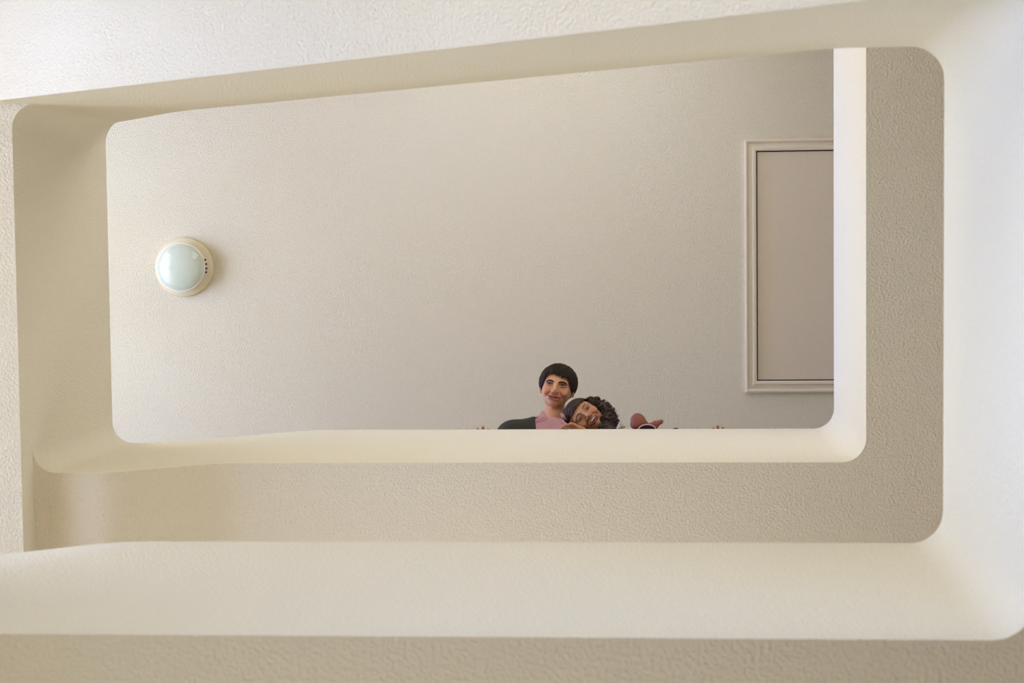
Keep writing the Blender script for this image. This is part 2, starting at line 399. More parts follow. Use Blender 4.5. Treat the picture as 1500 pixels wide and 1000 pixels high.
class Field:
    """smoothly blended ellipsoids and tapered capsules on a rectilinear grid; one continuous surface comes out"""
    def __init__(s): s.p = []
    def ell(s, c, rad, ax=None, k=0.01, op='u'):
        s.p.append(('e', np.array(c, float), np.array(rad, float), np.eye(3) if ax is None else np.array(ax, float), k, op)); return s
    def cone(s, a, b, ra, rb, k=0.01, op='u'):
        s.p.append(('c', np.array(a, float), np.array(b, float), ra, rb, k, op)); return s
    def chain(s, pts, rad, k=0.003, op='u'):
        for i in range(len(pts) - 1): s.cone(pts[i], pts[i + 1], rad[i], rad[i + 1], k, op)
        return s
    def mesh(s, xs, ys, zs):
        D = np.full((len(xs), len(ys), len(zs)), 0.05, np.float32)
        G = (xs, ys, zs)
        for p in s.p:
            if p[0] == 'e':
                _, c, rad, ax, k, op = p; e = np.sqrt(((ax * rad[:, None]) ** 2).sum(0)); lo, hi = c - e, c + e
            else:
                _, a, b, ra, rb, k, op = p; r = max(ra, rb); lo, hi = np.minimum(a, b) - r, np.maximum(a, b) + r
            mg = k + 0.02
            sl = []; ok = True
            for q in range(3):
                i0 = np.searchsorted(G[q], lo[q] - mg); i1 = np.searchsorted(G[q], hi[q] + mg)
                if i1 <= i0: ok = False
                sl.append(slice(i0, i1))
            if not ok: continue
            X = xs[sl[0]][:, None, None]; Y = ys[sl[1]][None, :, None]; Z = zs[sl[2]][None, None, :]
            if p[0] == 'e':
                dx, dy, dz = X - c[0], Y - c[1], Z - c[2]; k0 = 0; k1 = 0
                for q in range(3):
                    l = (dx * ax[q, 0] + dy * ax[q, 1] + dz * ax[q, 2]) / rad[q]; k0 = k0 + l * l; k1 = k1 + (l / rad[q]) ** 2
                k0 = np.sqrt(k0); k1 = np.sqrt(k1) + 1e-9; d = k0 * (k0 - 1) / k1
            else:
                ba = b - a; L = ba.dot(ba) + 1e-12
                h = np.clip(((X - a[0]) * ba[0] + (Y - a[1]) * ba[1] + (Z - a[2]) * ba[2]) / L, 0, 1)
                d = np.sqrt((X - a[0] - ba[0] * h) ** 2 + (Y - a[1] - ba[1] * h) ** 2 + (Z - a[2] - ba[2] * h) ** 2) - (ra + (rb - ra) * h)
            S = D[tuple(sl)]
            if op == 'u':
                h = np.clip(0.5 + 0.5 * (S - d) / k, 0, 1); D[tuple(sl)] = S + (d - S) * h - k * h * (1 - h)
            else:
                h = np.clip(0.5 - 0.5 * (S + d) / k, 0, 1); D[tuple(sl)] = S + (-d - S) * h + k * h * (1 - h)
        return surface_nets(D, xs, ys, zs)

def surface_nets(D, xs, ys, zs):
    I = D < 0
    nx, ny, nz = D.shape
    cnt = np.zeros((nx - 1, ny - 1, nz - 1), np.int8)
    offs = [(i, j, k) for i in (0, 1) for j in (0, 1) for k in (0, 1)]
    for (i, j, k) in offs: cnt += I[i:nx - 1 + i, j:ny - 1 + j, k:nz - 1 + k]
    ci, cj, ck = np.nonzero((cnt > 0) & (cnt < 8))
    idx = -np.ones(cnt.shape, np.int64); idx[ci, cj, ck] = np.arange(len(ci))
    acc = np.zeros((len(ci), 3)); num = np.zeros(len(ci))
    for a in offs:
        for ax in range(3):
            if a[ax]: continue
            b = list(a); b[ax] = 1
            da = D[ci + a[0], cj + a[1], ck + a[2]]; db = D[ci + b[0], cj + b[1], ck + b[2]]
            m_ = (da < 0) != (db < 0); t = np.where(m_, da / (da - db + 1e-12), 0)
            pa = np.stack([xs[ci + a[0]], ys[cj + a[1]], zs[ck + a[2]]], 1); pb = np.stack([xs[ci + b[0]], ys[cj + b[1]], zs[ck + b[2]]], 1)
            acc += np.where(m_[:, None], pa + (pb - pa) * t[:, None], 0); num += m_
    V = acc / num[:, None]; Fs = []
    for ax in range(3):
        o1, o2 = (ax + 1) % 3, (ax + 2) % 3
        s0 = [slice(None)] * 3; s1 = [slice(None)] * 3; s0[ax] = slice(0, -1); s1[ax] = slice(1, None)
        A, B = I[tuple(s0)], I[tuple(s1)]
        for flip, msk in ((False, A & ~B), (True, ~A & B)):
            e = np.stack(np.nonzero(msk), 1)
            e = e[(e[:, o1] > 0) & (e[:, o2] > 0) & (e[:, o1] < D.shape[o1] - 1) & (e[:, o2] < D.shape[o2] - 1)]
            def at(d1, d2):
                q = e.copy(); q[:, o1] -= d1; q[:, o2] -= d2; return idx[q[:, 0], q[:, 1], q[:, 2]]
            Q = np.stack([at(1, 1), at(0, 1), at(0, 0), at(1, 0)], 1)
            Fs.append(Q[:, ::-1] if flip else Q)
    Fq = np.concatenate(Fs)
    return V, Fq

def axis_steps(lo, hi, fine, df, dc):
    """grid coordinates from lo to hi: step df inside the fine intervals, dc elsewhere"""
    out = [lo]
    while out[-1] < hi:
        x = out[-1]; st = dc
        for a, b in fine:
            if a - dc * 0.5 <= x < b: st = df
        out.append(x + st)
    return np.array(out)

def np_mesh(name, V, Fq, material, parent, colours=None, smooth=True, label=None):
    me = bpy.data.meshes.new(name)
    me.vertices.add(len(V)); me.vertices.foreach_set('co', V.astype(np.float32).ravel())
    me.loops.add(Fq.size); me.loops.foreach_set('vertex_index', Fq.astype(np.int32).ravel())
    me.polygons.add(len(Fq)); me.polygons.foreach_set('loop_start', np.arange(0, Fq.size, 4, dtype=np.int32))
    me.update(calc_edges=True)
    if smooth: me.polygons.foreach_set('use_smooth', [True] * len(Fq))
    if colours is not None:
        a = me.color_attributes.new('tint', 'FLOAT_COLOR', 'POINT')
        a.data.foreach_set('color', np.concatenate([colours, np.ones((len(V), 1))], 1).astype(np.float32).ravel())
    me.materials.append(material); me.validate()
    o = bpy.data.objects.new(name, me); col.objects.link(o)
    if parent: o.parent = parent; o.matrix_parent_inverse = Matrix.Translation(-parent.location)
    if label: o['label'] = label
    return o

class Head:
    def __init__(s, c, up_img, yaw, pitch, scale, sv=1.0):
        s.sv = sv
        d = unit(c - CAM); f = -d
        er = unit(ROT[:, 0] - f * ROT[:, 0].dot(f)); eu = np.cross(f, er)
        U = unit(er * up_img[0] + eu * up_img[1]); R = np.cross(U, f)
        f2 = f * math.cos(yaw) + R * math.sin(yaw); R = np.cross(U, f2)
        F2 = f2 * math.cos(pitch) + U * math.sin(pitch); U = np.cross(F2, R)
        s.c, s.R, s.U, s.F, s.s = c, R, U, F2, scale
        s.ax = np.array([R, U, F2])
    def pt(s, a, b, c): return s.c + s.s * (a * s.R + b * s.sv * s.U + c * s.F)
    def local(s, P): return ((P - s.c) @ s.ax.T) / s.s / np.array([1, s.sv, 1])
    def ell(s, fl, c, rad, k=0.01, op='u', tilt=0.0):
        ax = s.ax
        if tilt:
            ct, st_ = math.cos(tilt), math.sin(tilt); ax = np.array([ct * s.R + st_ * s.U, -st_ * s.R + ct * s.U, s.F])
        fl.ell(s.pt(*c), np.array(rad) * s.s * np.array([1, s.sv, 1]), ax, k, op)
    def cone(s, fl, a, b, ra, rb, k=0.006, op='u'): fl.cone(s.pt(*a), s.pt(*b), ra * s.s, rb * s.s, k, op)

def face_field(fl, h, male, mouth_open):
    h.ell(fl, (0, .022, -.022), (.073, .083, .092), .02)                 # skull
    h.ell(fl, (0, -.03, .022), (.060, .072, .058), .03)                  # face mass
    h.ell(fl, (0, -.068, .030), (.042 if male else .038, .040, .045), .022)   # jaw
    h.ell(fl, (0, -.100, .054), (.023 if male else .016, .014, .019), .016)   # chin
    for s_ in (-1, 1):
        h.ell(fl, (s_ * .041, -.026, .052), (.021, .016, .018), .015)         # cheek bone
        h.ell(fl, (s_ * .040, -.043, .061), (.017, .015, .016), .012)         # smiling cheek
        h.cone(fl, (s_ * .010, .016, .078), (s_ * .047, .017, .058), .008, .007, .012)   # brow ridge
        h.cone(fl, (s_ * .053, -.030, -.004), (s_ * .030, -.088, .034), .016, .012, .018)     # jaw line
        h.ell(fl, (s_ * .031, -.001, .088), (.017, .012, .014), .007, 'd')     # eye socket
        h.cone(fl, (s_ * .0215, -.040, .081), (s_ * .0410, -.072, .0655), .0060, .0065, .004, 'd')   # laugh line
        # ear: shell with a hollow
        h.ell(fl, (s_ * .077, -.012, -.012), (.008, .030, .018), .006, 'u')
        h.ell(fl, (s_ * .084, -.008, -.008), (.006, .017, .010), .004, 'd')
        h.ell(fl, (s_ * .076, -.036, -.006), (.006, .010, .008), .006)
    h.cone(fl, (0, .008, .079), (0, -.036, .104), .0070, .0115, .008)            # nose
    for s_ in (-1, 1):
        h.ell(fl, (s_ * .0125, -.040, .090), (.0078, .0075, .010), .006)
        h.ell(fl, (s_ * .006, -.0475, .098), (.0035, .0025, .004), .002, 'd')
    for s_ in (-1, 1):                                                         # lids
        arc = [(s_ * (.031 + .0145 * t), .0062 * (1 - t * t) - .0005 * t, .0795 - .006 * t * t * 1.0 - (.003 if s_ * t * s_ > 0 else 0) * t) for t in np.linspace(-1, 1, 5)]
        low = [(s_ * (.031 + .0145 * t), -.0064 * (1 - t * t) - .0005, .0785 - .006 * t * t) for t in np.linspace(-1, 1, 5)]
        for A in (arc, low):
            for i in range(4): h.cone(fl, A[i], A[i + 1], .0027, .0027, .003)
    mw = .031
    if not mouth_open:
        h.cone(fl, (-mw * .8, -.0655, .078), (0, -.0665, .0865), .004, .0052, .005); h.cone(fl, (0, -.0665, .0865), (mw * .8, -.067, .078), .0052, .004, .005)
        h.cone(fl, (-mw * .6, -.077, .080), (mw * .6, -.078, .080), .0065, .0065, .006)
        line = [(-mw - .004, -.0615, .068), (-mw * .5, -.0700, .083), (0, -.073, .089), (mw * .5, -.0725, .083), (mw + .004, -.066, .068)]
        for i in range(4): h.cone(fl, line[i], line[i + 1], .0022, .0022, .003, 'd')
    else:
        h.ell(fl, (0, -.069, .082), (.023, .010, .014), .005, 'd')
        up = [(-mw, -.064, .074), (-mw * .5, -.0585, .084), (0, -.0575, .0875), (mw * .5, -.0585, .084), (mw, -.064, .074)]
        lo = [(-mw, -.064, .074), (-mw * .6, -.0765, .081), (0, -.0815, .083), (mw * .6, -.0765, .081), (mw, -.064, .074)]
        for A in (up, lo):
            for i in range(4): h.cone(fl, A[i], A[i + 1], .0034, .0034, .004)

def hand(fl, wrist, fwd, up, thumb, size=1.0, curl=(0.25, 0.5, 0.5), spread=0.06, fk=0.002):
    fwd = unit(np.array(fwd, float)); up = unit(np.array(up, float) - fwd * fwd.dot(up)); side = np.cross(up, fwd)   # side: subject's left of fwd
    side = side * thumb
    palm = wrist + fwd * .048 * size
    fl.ell(palm, np.array([.050, .041, .015]) * size, np.array([fwd, side, up]), .008)
    fl.cone(wrist, palm, .024 * size, .02 * size, .012)
    tips = []
    for i, (off, ln, adv) in enumerate(((.030, .070, .088), (.010, .078, .092), (-.010, .072, .089), (-.029, .056, .080))):
        p = wrist + (fwd * adv * .95 + side * off) * size; ang = 0
        pts = [p - fwd * .02 * size, p]; d0 = unit(fwd + side * spread * (1.2 - i * .8))
        for fr, cu in zip((.45, .3, .25), curl):
            ang += cu; p = p + (d0 * math.cos(ang) - up * math.sin(ang)) * ln * fr * size; pts.append(p)
        fl.chain(pts, [.0085 * size, .0085 * size, .0080 * size, .0075 * size, .0066 * size], fk); tips.append(p)
    p = wrist + (fwd * .028 + side * .032 - up * .004) * size
    q = p + (fwd * .030 + side * .022 - up * .006) * size; r_ = q + (fwd * .028 + side * .006 - up * .006) * size
    fl.chain([wrist + (fwd * .015 + side * .018) * size, p, q, r_], [.014 * size, .0125 * size, .010 * size, .0085 * size], .004)
    return tips

def lin(r, g, b): return np.array(srgb(r, g, b)[:3])
def face_colours(h, V, skin, lip, male):
    L = h.local(V); C = np.tile(skin, (len(V), 1))
    near = (np.abs(L) < .13).all(1) & (L[:, 2] > 0.02)
    def blend(w, c):
        w = (w * near)[:, None]; C[:] = C * (1 - w) + np.array(c) * w
    a, b = L[:, 0], L[:, 1]
    for s_ in (-1, 1): blend(.35 * np.exp(-((a - s_ * .038) / .018) ** 2 - ((b + .040) / .016) ** 2), skin * np.array([1.05, .66, .6]))
    blend(.25 * np.exp(-(a / .012) ** 2 - ((b + .04) / .014) ** 2), skin * np.array([1.0, .7, .65]))
    blend(np.exp(-(np.abs(a) / .030) ** 6 - ((b + .071) / .0115) ** 6), lip)
    if male: blend(.30 * np.exp(-(np.abs(a) / .05) ** 4 - ((b + .082) / .034) ** 4) * (1 - np.exp(-(np.abs(a) / .026) ** 6 - ((b + .071) / .0115) ** 6)), skin * np.array([.62, .56, .52]))
    for s_ in (-1, 1): blend(.45 * np.exp(-((a - s_ * .031) / .019) ** 4 - ((b - .002) / .012) ** 4), skin * np.array([.62, .5, .45]))  # eye-socket shade put into the skin colour as a darker tint
    return C

M['skin'] = mat('skin', (0.5, 0.3, 0.2), 0.5, attr='tint', sss=0.03, spec=0.35)
M['manhair'] = mat('straight dark brown hair', (0.030, 0.015, 0.007), 0.6, spec=0.25, var=0.3, scale=300)
M['curlhair'] = mat('curly brown hair', (0.046, 0.023, 0.012), 0.5, spec=0.35, var=0.45, scale=90)
M['jacket'] = mat('dark olive grey wool', (0.040, 0.036, 0.024), 0.9, bump=0.4, scale=900, var=0.25, dist=0.002)
M['shirt'] = mat('dusty pink cotton', (0.52, 0.27, 0.27), 0.8, bump=0.2, scale=500, var=0.06, dist=0.002)
M['shirtin'] = mat('dark pink collar lining', (0.16, 0.055, 0.06), 0.8)
M['trouser'] = mat('charcoal trousers', (0.05, 0.05, 0.05), 0.9)
M['shoe'] = mat('dark leather', (0.03, 0.02, 0.015), 0.4)
M['dress'] = mat('dark plum cotton', (0.10, 0.035, 0.035), 0.85)
M['eye'] = mat('eye', (0.8, 0.78, 0.74), 0.1, attr='tint', spec=0.6)
M['teeth'] = mat('teeth', (0.82, 0.78, 0.70), 0.25)
M['brow'] = mat('dark brow hair', (0.018, 0.010, 0.006), 0.6)
M['mouth'] = mat('mouth interior', (0.10, 0.02, 0.02), 0.6)

def surface_point(bvh, h, a, b, lift=0.0):
    o = h.pt(a, b, .25); hit = bvh.ray_cast(Vector(o), Vector(-h.F))
    return (np.array(hit[0]) if hit[0] else h.pt(a, b, .08)) + h.F * lift

def eyes(h, parent, open_=True):
    for s_ in (-1, 1):
        c = h.pt(s_ * .031, .0008, .0695); r = .0109 * h.s
        V = []; Q = []; C = []; n, k = 20, 14
        for i in range(k + 1):
            th = PI * i / k
            for j in range(n):
                ph = 2 * PI * j / n; dl = np.array([math.sin(th) * math.cos(ph), math.sin(th) * math.sin(ph), math.cos(th)])
                V.append(c + r * (dl @ h.ax)); a = math.degrees(th)
                C.append((.01, .008, .006) if a < 18 else ((.045, .024, .012) if a < 38 else (.60, .55, .48)))
        for i in range(k):
            for j in range(n): Q.append([i * n + j, (i + 1) * n + j, (i + 1) * n + (j + 1) % n, i * n + (j + 1) % n])
        np_mesh('eye', np.array(V), np.array(Q), M['eye'], parent, np.array(C))

def polyline_on_face(bvh, h, pts, lift): return [surface_point(bvh, h, a, b, lift) for a, b in pts]

# ------------------------------------------------------------------ man leaning over the upper parapet
ZF = F[3]
def man():
    h = Head(W(816.5, 566.5, .38), (math.sin(math.radians(8)), math.cos(math.radians(8))), math.radians(-6), math.radians(7), 0.94, 0.86)
    nb = W(808, 622, .26); shR = W(752, 641, .20); shL = W(858, 662, .17)
    mid = (shR + shL) / 2
    hip = np.array([mid[0], 1.20, T3 - .07]); t = unit(hip - mid); nrm = unit(np.cross(np.array([1.0, 0, 0]), t))
    if nrm[2] > 0: nrm = -nrm
    ax = np.array([[1.0, 0, 0], t, nrm])
    root = empty('person', (hip[0], 1.2, ZF), 'man in dark jacket and pink shirt leaning over the parapet, smiling down', 'person')
    wr = np.array([W(702, 625, 0)[0], .9400, T3 + .031]); elR = np.array([shR[0] - .17, 1.06, T3 + .13])
    wl_ = np.array([shL[0] + .02, 1.10, T3 - .10]); elL = np.array([shL[0] + .14, 1.12, T3 + .08])
    def torso(fl, g, k=.03):
        fl.cone(shR, shL, .055 + g, .055 + g, k)
        fl.ell(mid + t * .15, (.165 + g, .19 + g, .098 + g), ax, k)
        fl.ell(mid + t * .36, (.145 + g, .17 + g, .088 + g), ax, k)
        fl.ell(hip, (.16 + g, .12 + g, .10 + g), ax, k)
        for s_ in (shR, shL): fl.cone(nb + (s_ - nb) * .12 + t * .012, s_, .048 + g, .045 + g, k)
    def arms(fl, g, cuff=1.0):
        for a, b, c in ((shR, elR, wr), (shL, elL, wl_)):
            fl.cone(a, b, .052 + g, .042 + g, .02); fl.cone(b, b + (c - b) * cuff, .041 + g, .029 + g, .015)
    def legs(fl, g):
        for s_ in (-1, 1):
            hp = hip + np.array([s_ * .085, 0, -.03]); kn = np.array([hp[0] + s_ * .01, 1.15, ZF + .47]); an = np.array([kn[0], 1.24, ZF + .09])
            fl.cone(hp, kn, .082 + g, .056 + g, .02); fl.cone(kn, an, .054 + g, .038 + g, .02)
    b = Field()
    torso(b, 0); arms(b, 0); legs(b, 0)
    for s_ in (-1, 1):
        an = np.array([hip[0] + s_ * .095, 1.24, ZF + .06]); b.cone(an, an + [0, -.16, -.03], .036, .026, .02)
    b.cone(h.pt(-.006, -.05, -.062), nb + nrm * -.045, .042, .049, .010)
    b.cone(h.pt(-.006, -.06, -.040), nb + nrm * -.03, .028, .034, .010)
    face_field(b, h, True, False)
    hand(b, wr, (0.02, -1, 0), (0, 0, 1), 1, .95, (0.02, .12, .75))
    hand(b, wl_, (0.3, -.3, -1), (0, -1, 0), -1, .95)
    xs = axis_steps(wr[0] - .30, shL[0] + .28, [(wr[0] - .07, wr[0] + .08), (h.c[0] - .10, h.c[0] + .10)], .0026, .012)
    ys = axis_steps(h.c[1] - .16, 1.42, [(h.c[1] - .16, .98)], .0028, .012)
    zs = axis_steps(ZF - .02, h.c[2] + .16, [(T3 - .01, T3 + .075), (h.c[2] - .13, h.c[2] + .14)], .0028, .012)
    V, Q = b.mesh(xs, ys, zs)
    C = face_colours(h, V, lin(207, 148, 108), lin(172, 88, 72), True)
    body = np_mesh('body', V, Q, M['skin'], root, C)
    bvh = BVHTree.FromPolygons([tuple(v) for v in V], Q.tolist())
    eyes(h, root)
    for s_ in (-1, 1):
        hgt = .0 if s_ < 0 else -.001
        p = [(s_ * x, y + hgt) for x, y in ((.012, .013), (.021, .0175), (.032, .0195), (.043, .0165), (.050, .010))]
        MB().tube(polyline_on_face(bvh, h, p, .0002), [.0026, .0046, .0046, .0038, .0016], 6).build('eyebrow', M['brow'], root, True)
        p = [(s_ * (.031 + .015 * u), .0050 * (1 - u * u)) for u in np.linspace(-1, 1, 7)]
        MB().tube([q + h.U * .0010 for q in polyline_on_face(bvh, h, p, .0010)], [.0008, .0018, .0021, .0022, .0021, .0019, .0010], 5).build('eyelash', M['brow'], root, True)
    ln = [(-.0325, -.0625), (-.025, -.0665), (-.012, -.0715), (0, -.0730), (.012, -.0728), (.024, -.0700), (.031, -.0670)]
    MB().tube(polyline_on_face(bvh, h, ln, .0004), [.0010, .0024, .0015, .0013, .0014, .0018, .0008], 5).build('mouth_line', M['mouth'], root, True)
    # hair: scalp cap and straight locks combed from the crown
    sc = np.array([0, .026, -.022]); sr = np.array([.088, .103, .099])
    crown = unit(np.array([.05, .75, -.62]))
    def lower(n):
        if n[2] > .35:
            x = n[0] * sr[0]; return .052 - .004 * math.sin(x * 60) + .003 * math.sin(x * 210) + .0025 * math.sin(x * 470 + 1) - .20 * max(0, x - .0) - 3.2 * max(0, abs(x) - .050)
        if n[2] > -.25: return -.030
        return -.075
    hb = MB(); r_ = np.random.default_rng(3)
    Vc = []; Qc = []; n1, n2 = 40, 60
    for i in range(n1 + 1):
        for j in range(n2):
            th, ph = PI * i / n1, 2 * PI * j / n2; n = np.array([math.sin(th) * math.cos(ph), math.cos(th), math.sin(th) * math.sin(ph)])
            Vc.append((n, sc + n * sr * .985))
    keep = lambda n, p: p[1] > lower(n) + .002
    for i in range(n1):
        for j in range(n2):
            q = [i * n2 + j, (i + 1) * n2 + j, (i + 1) * n2 + (j + 1) % n2, i * n2 + (j + 1) % n2]
            if all(keep(*Vc[x]) for x in q): Qc.append(q)
    hb.v = [tuple(h.pt(*p)) for n, p in Vc]; hb.f = Qc
    cnt = 0
    while cnt < 1500:
        n = unit(r_.normal(size=3)); p = sc + n * sr
        if p[1] < lower(n): continue
        pts = []; rad = []; lift = r_.uniform(.985, 1.03); ln_ = r_.uniform(.35, .75); sway = r_.normal() * .25
        for k in range(7):
            p = sc + n * sr * (lift + .018 * math.sin(k / 6 * PI))
            if p[1] < lower(n) - r_.uniform(-.003, .008): break
            pts.append(h.pt(*p)); tg = n * n.dot(crown) - crown
            tg = unit(tg + 1e-6) if np.linalg.norm(tg) > .05 else unit(np.cross(n, r_.normal(size=3)))
            tg = unit(tg + .15 * sway * np.cross(n, tg)); n = unit(n + tg * ln_ / 6)
        if len(pts) < 3: continue
        k = len(pts); rr = r_.uniform(.0014, .0026)
        hb.tube(pts, [rr * (1 - .75 * (i / (k - 1)) ** 2) for i in range(k)], 4, False); cnt += 1
    hb.build('hair', M['manhair'], root, True, label='short straight dark brown hair with a fringe')
    # shirt
    s_ = Field(); torso(s_, .008)
    s_.cone(h.pt(0, -.07, -.01) * .0 + nb + (h.c - nb) * .16, h.c, .050, .055, .008, 'd')
    V, Q = s_.mesh(axis_steps(shR[0] - .1, shL[0] + .1, [], .01, .006), axis_steps(.68, 1.4, [], .01, .007), axis_steps(T3 - .25, T3 + .40, [], .01, .007))
    np_mesh('shirt', V, Q, M['shirt'], root)
    # collar: stand around the neck folded into two pointed wings
    nd = unit(h.pt(0, -.06, -.02) - nb); cr = np.array([1.0, 0, 0]); cr = unit(cr - nd * cr.dot(nd)); cf = np.cross(nd, cr)
    if cf.dot(-(nb - CAM)) < 0: cf = -cf
    Vc = []; Qc = []; n = 40
    for i in range(n + 1):
        a = lerp(-PI * .80, PI * .80, i / n)              # 0 = back of the neck
        front = max(0.0, (abs(a) - 1.6) / 1.0)
        dirv = cr * math.sin(a) - cf * math.cos(a)
        top = nb + nd * (.045 - .022 * front) + cr * math.sin(a) * .064 - cf * math.cos(a) * .060
        Vc += [top - nd * .04 - dirv * .003, top, top + dirv * .004, top - nd * .035 + dirv * .014]
    for i in range(n):
        for q in range(3): Qc.append([i * 4 + q, (i + 1) * 4 + q, (i + 1) * 4 + q + 1, i * 4 + q + 1])
    cl = mesh_obj('collar', Vc, Qc, M['shirt'], root, True)
    md = cl.modifiers.new('thick', 'SOLIDIFY'); md.thickness = .0022
    def wing(pts, lift, material):
        Vw = []; k = len(pts); P3 = [W(*p) for p in pts]; c_ = sum(P3) / k + cf * lift
        for off in (0, -.003): Vw += [p + cf * off for p in P3] + [c_ + cf * off]
        Q_ = [[i, (i + 1) % k, k] for i in range(k)] + [[k + 1 + (i + 1) % k, k + 1 + i, 2 * k + 1] for i in range(k)] + [[i, k + 1 + i, k + 1 + (i + 1) % k, (i + 1) % k] for i in range(k)]
        return mesh_obj('collar_wing', Vw, Q_, material, cl, False)
    wing([(795.5, 600.5, .235), (799, 604, .228), (803, 611.5, .212), (804, 616, .205), (796, 622, .195), (785, 617, .195), (789.5, 608, .215)], .006, M['shirt'])
    wing([(823.5, 611.5, .225), (817.5, 612.5, .218), (811.5, 617.5, .208), (815, 623, .200), (822, 628, .195), (830, 621, .195)], .004, M['shirt'])
    # jacket open in front
    j = Field(); torso(j, .020); arms(j, .014, .88)
    j.cone(nb + nd * .10 - cf * .01, nb + nd * .0, .074, .070, .006, 'd')
    j.cone(nb + cf * .05 + nd * .03 + cr * -.006, mid + t * .32 + cf * .09, .068, .040, .006, 'd'); j.cone(nb + cf * .05 + nd * .02 + cr * .05, mid + t * .25 + cf * .07 + cr * .05, .050, .03, .006, 'd')
    V, Q = j.mesh(axis_steps(wr[0] - .22, shL[0] + .28, [], .01, .006), axis_steps(.66, 1.42, [], .01, .007), axis_steps(T3 - .30, T3 + .40, [], .01, .007))
    np_mesh('jacket', V, Q, M['jacket'], root, label='dark olive grey jacket')
    tr_ = Field(); legs(tr_, .012); tr_.ell(hip, (.172, .13, .112), ax, .02)
    V, Q = tr_.mesh(axis_steps(hip[0] - .3, hip[0] + .3, [], .01, .01), axis_steps(.95, 1.45, [], .01, .01), axis_steps(ZF + .05, T3 + .15, [], .01, .012))
    np_mesh('trousers', V, Q, M['trouser'], root)
    for s1 in (-1, 1):
        f_ = Field(); an = np.array([hip[0] + s1 * .095, 1.25, ZF + .05])
        f_.cone(an + [0, .02, 0], an + [0, -.19, -.012], .046, .038, .02)
        V, Q = f_.mesh(axis_steps(an[0] - .07, an[0] + .07, [], .01, .008), axis_steps(.98, 1.34, [], .01, .008), axis_steps(ZF - .02, ZF + .12, [], .01, .008))
        V[:, 2] = np.maximum(V[:, 2], ZF + .001)
        np_mesh('shoe', V, Q, M['shoe'], root)
    return h
hm = man()

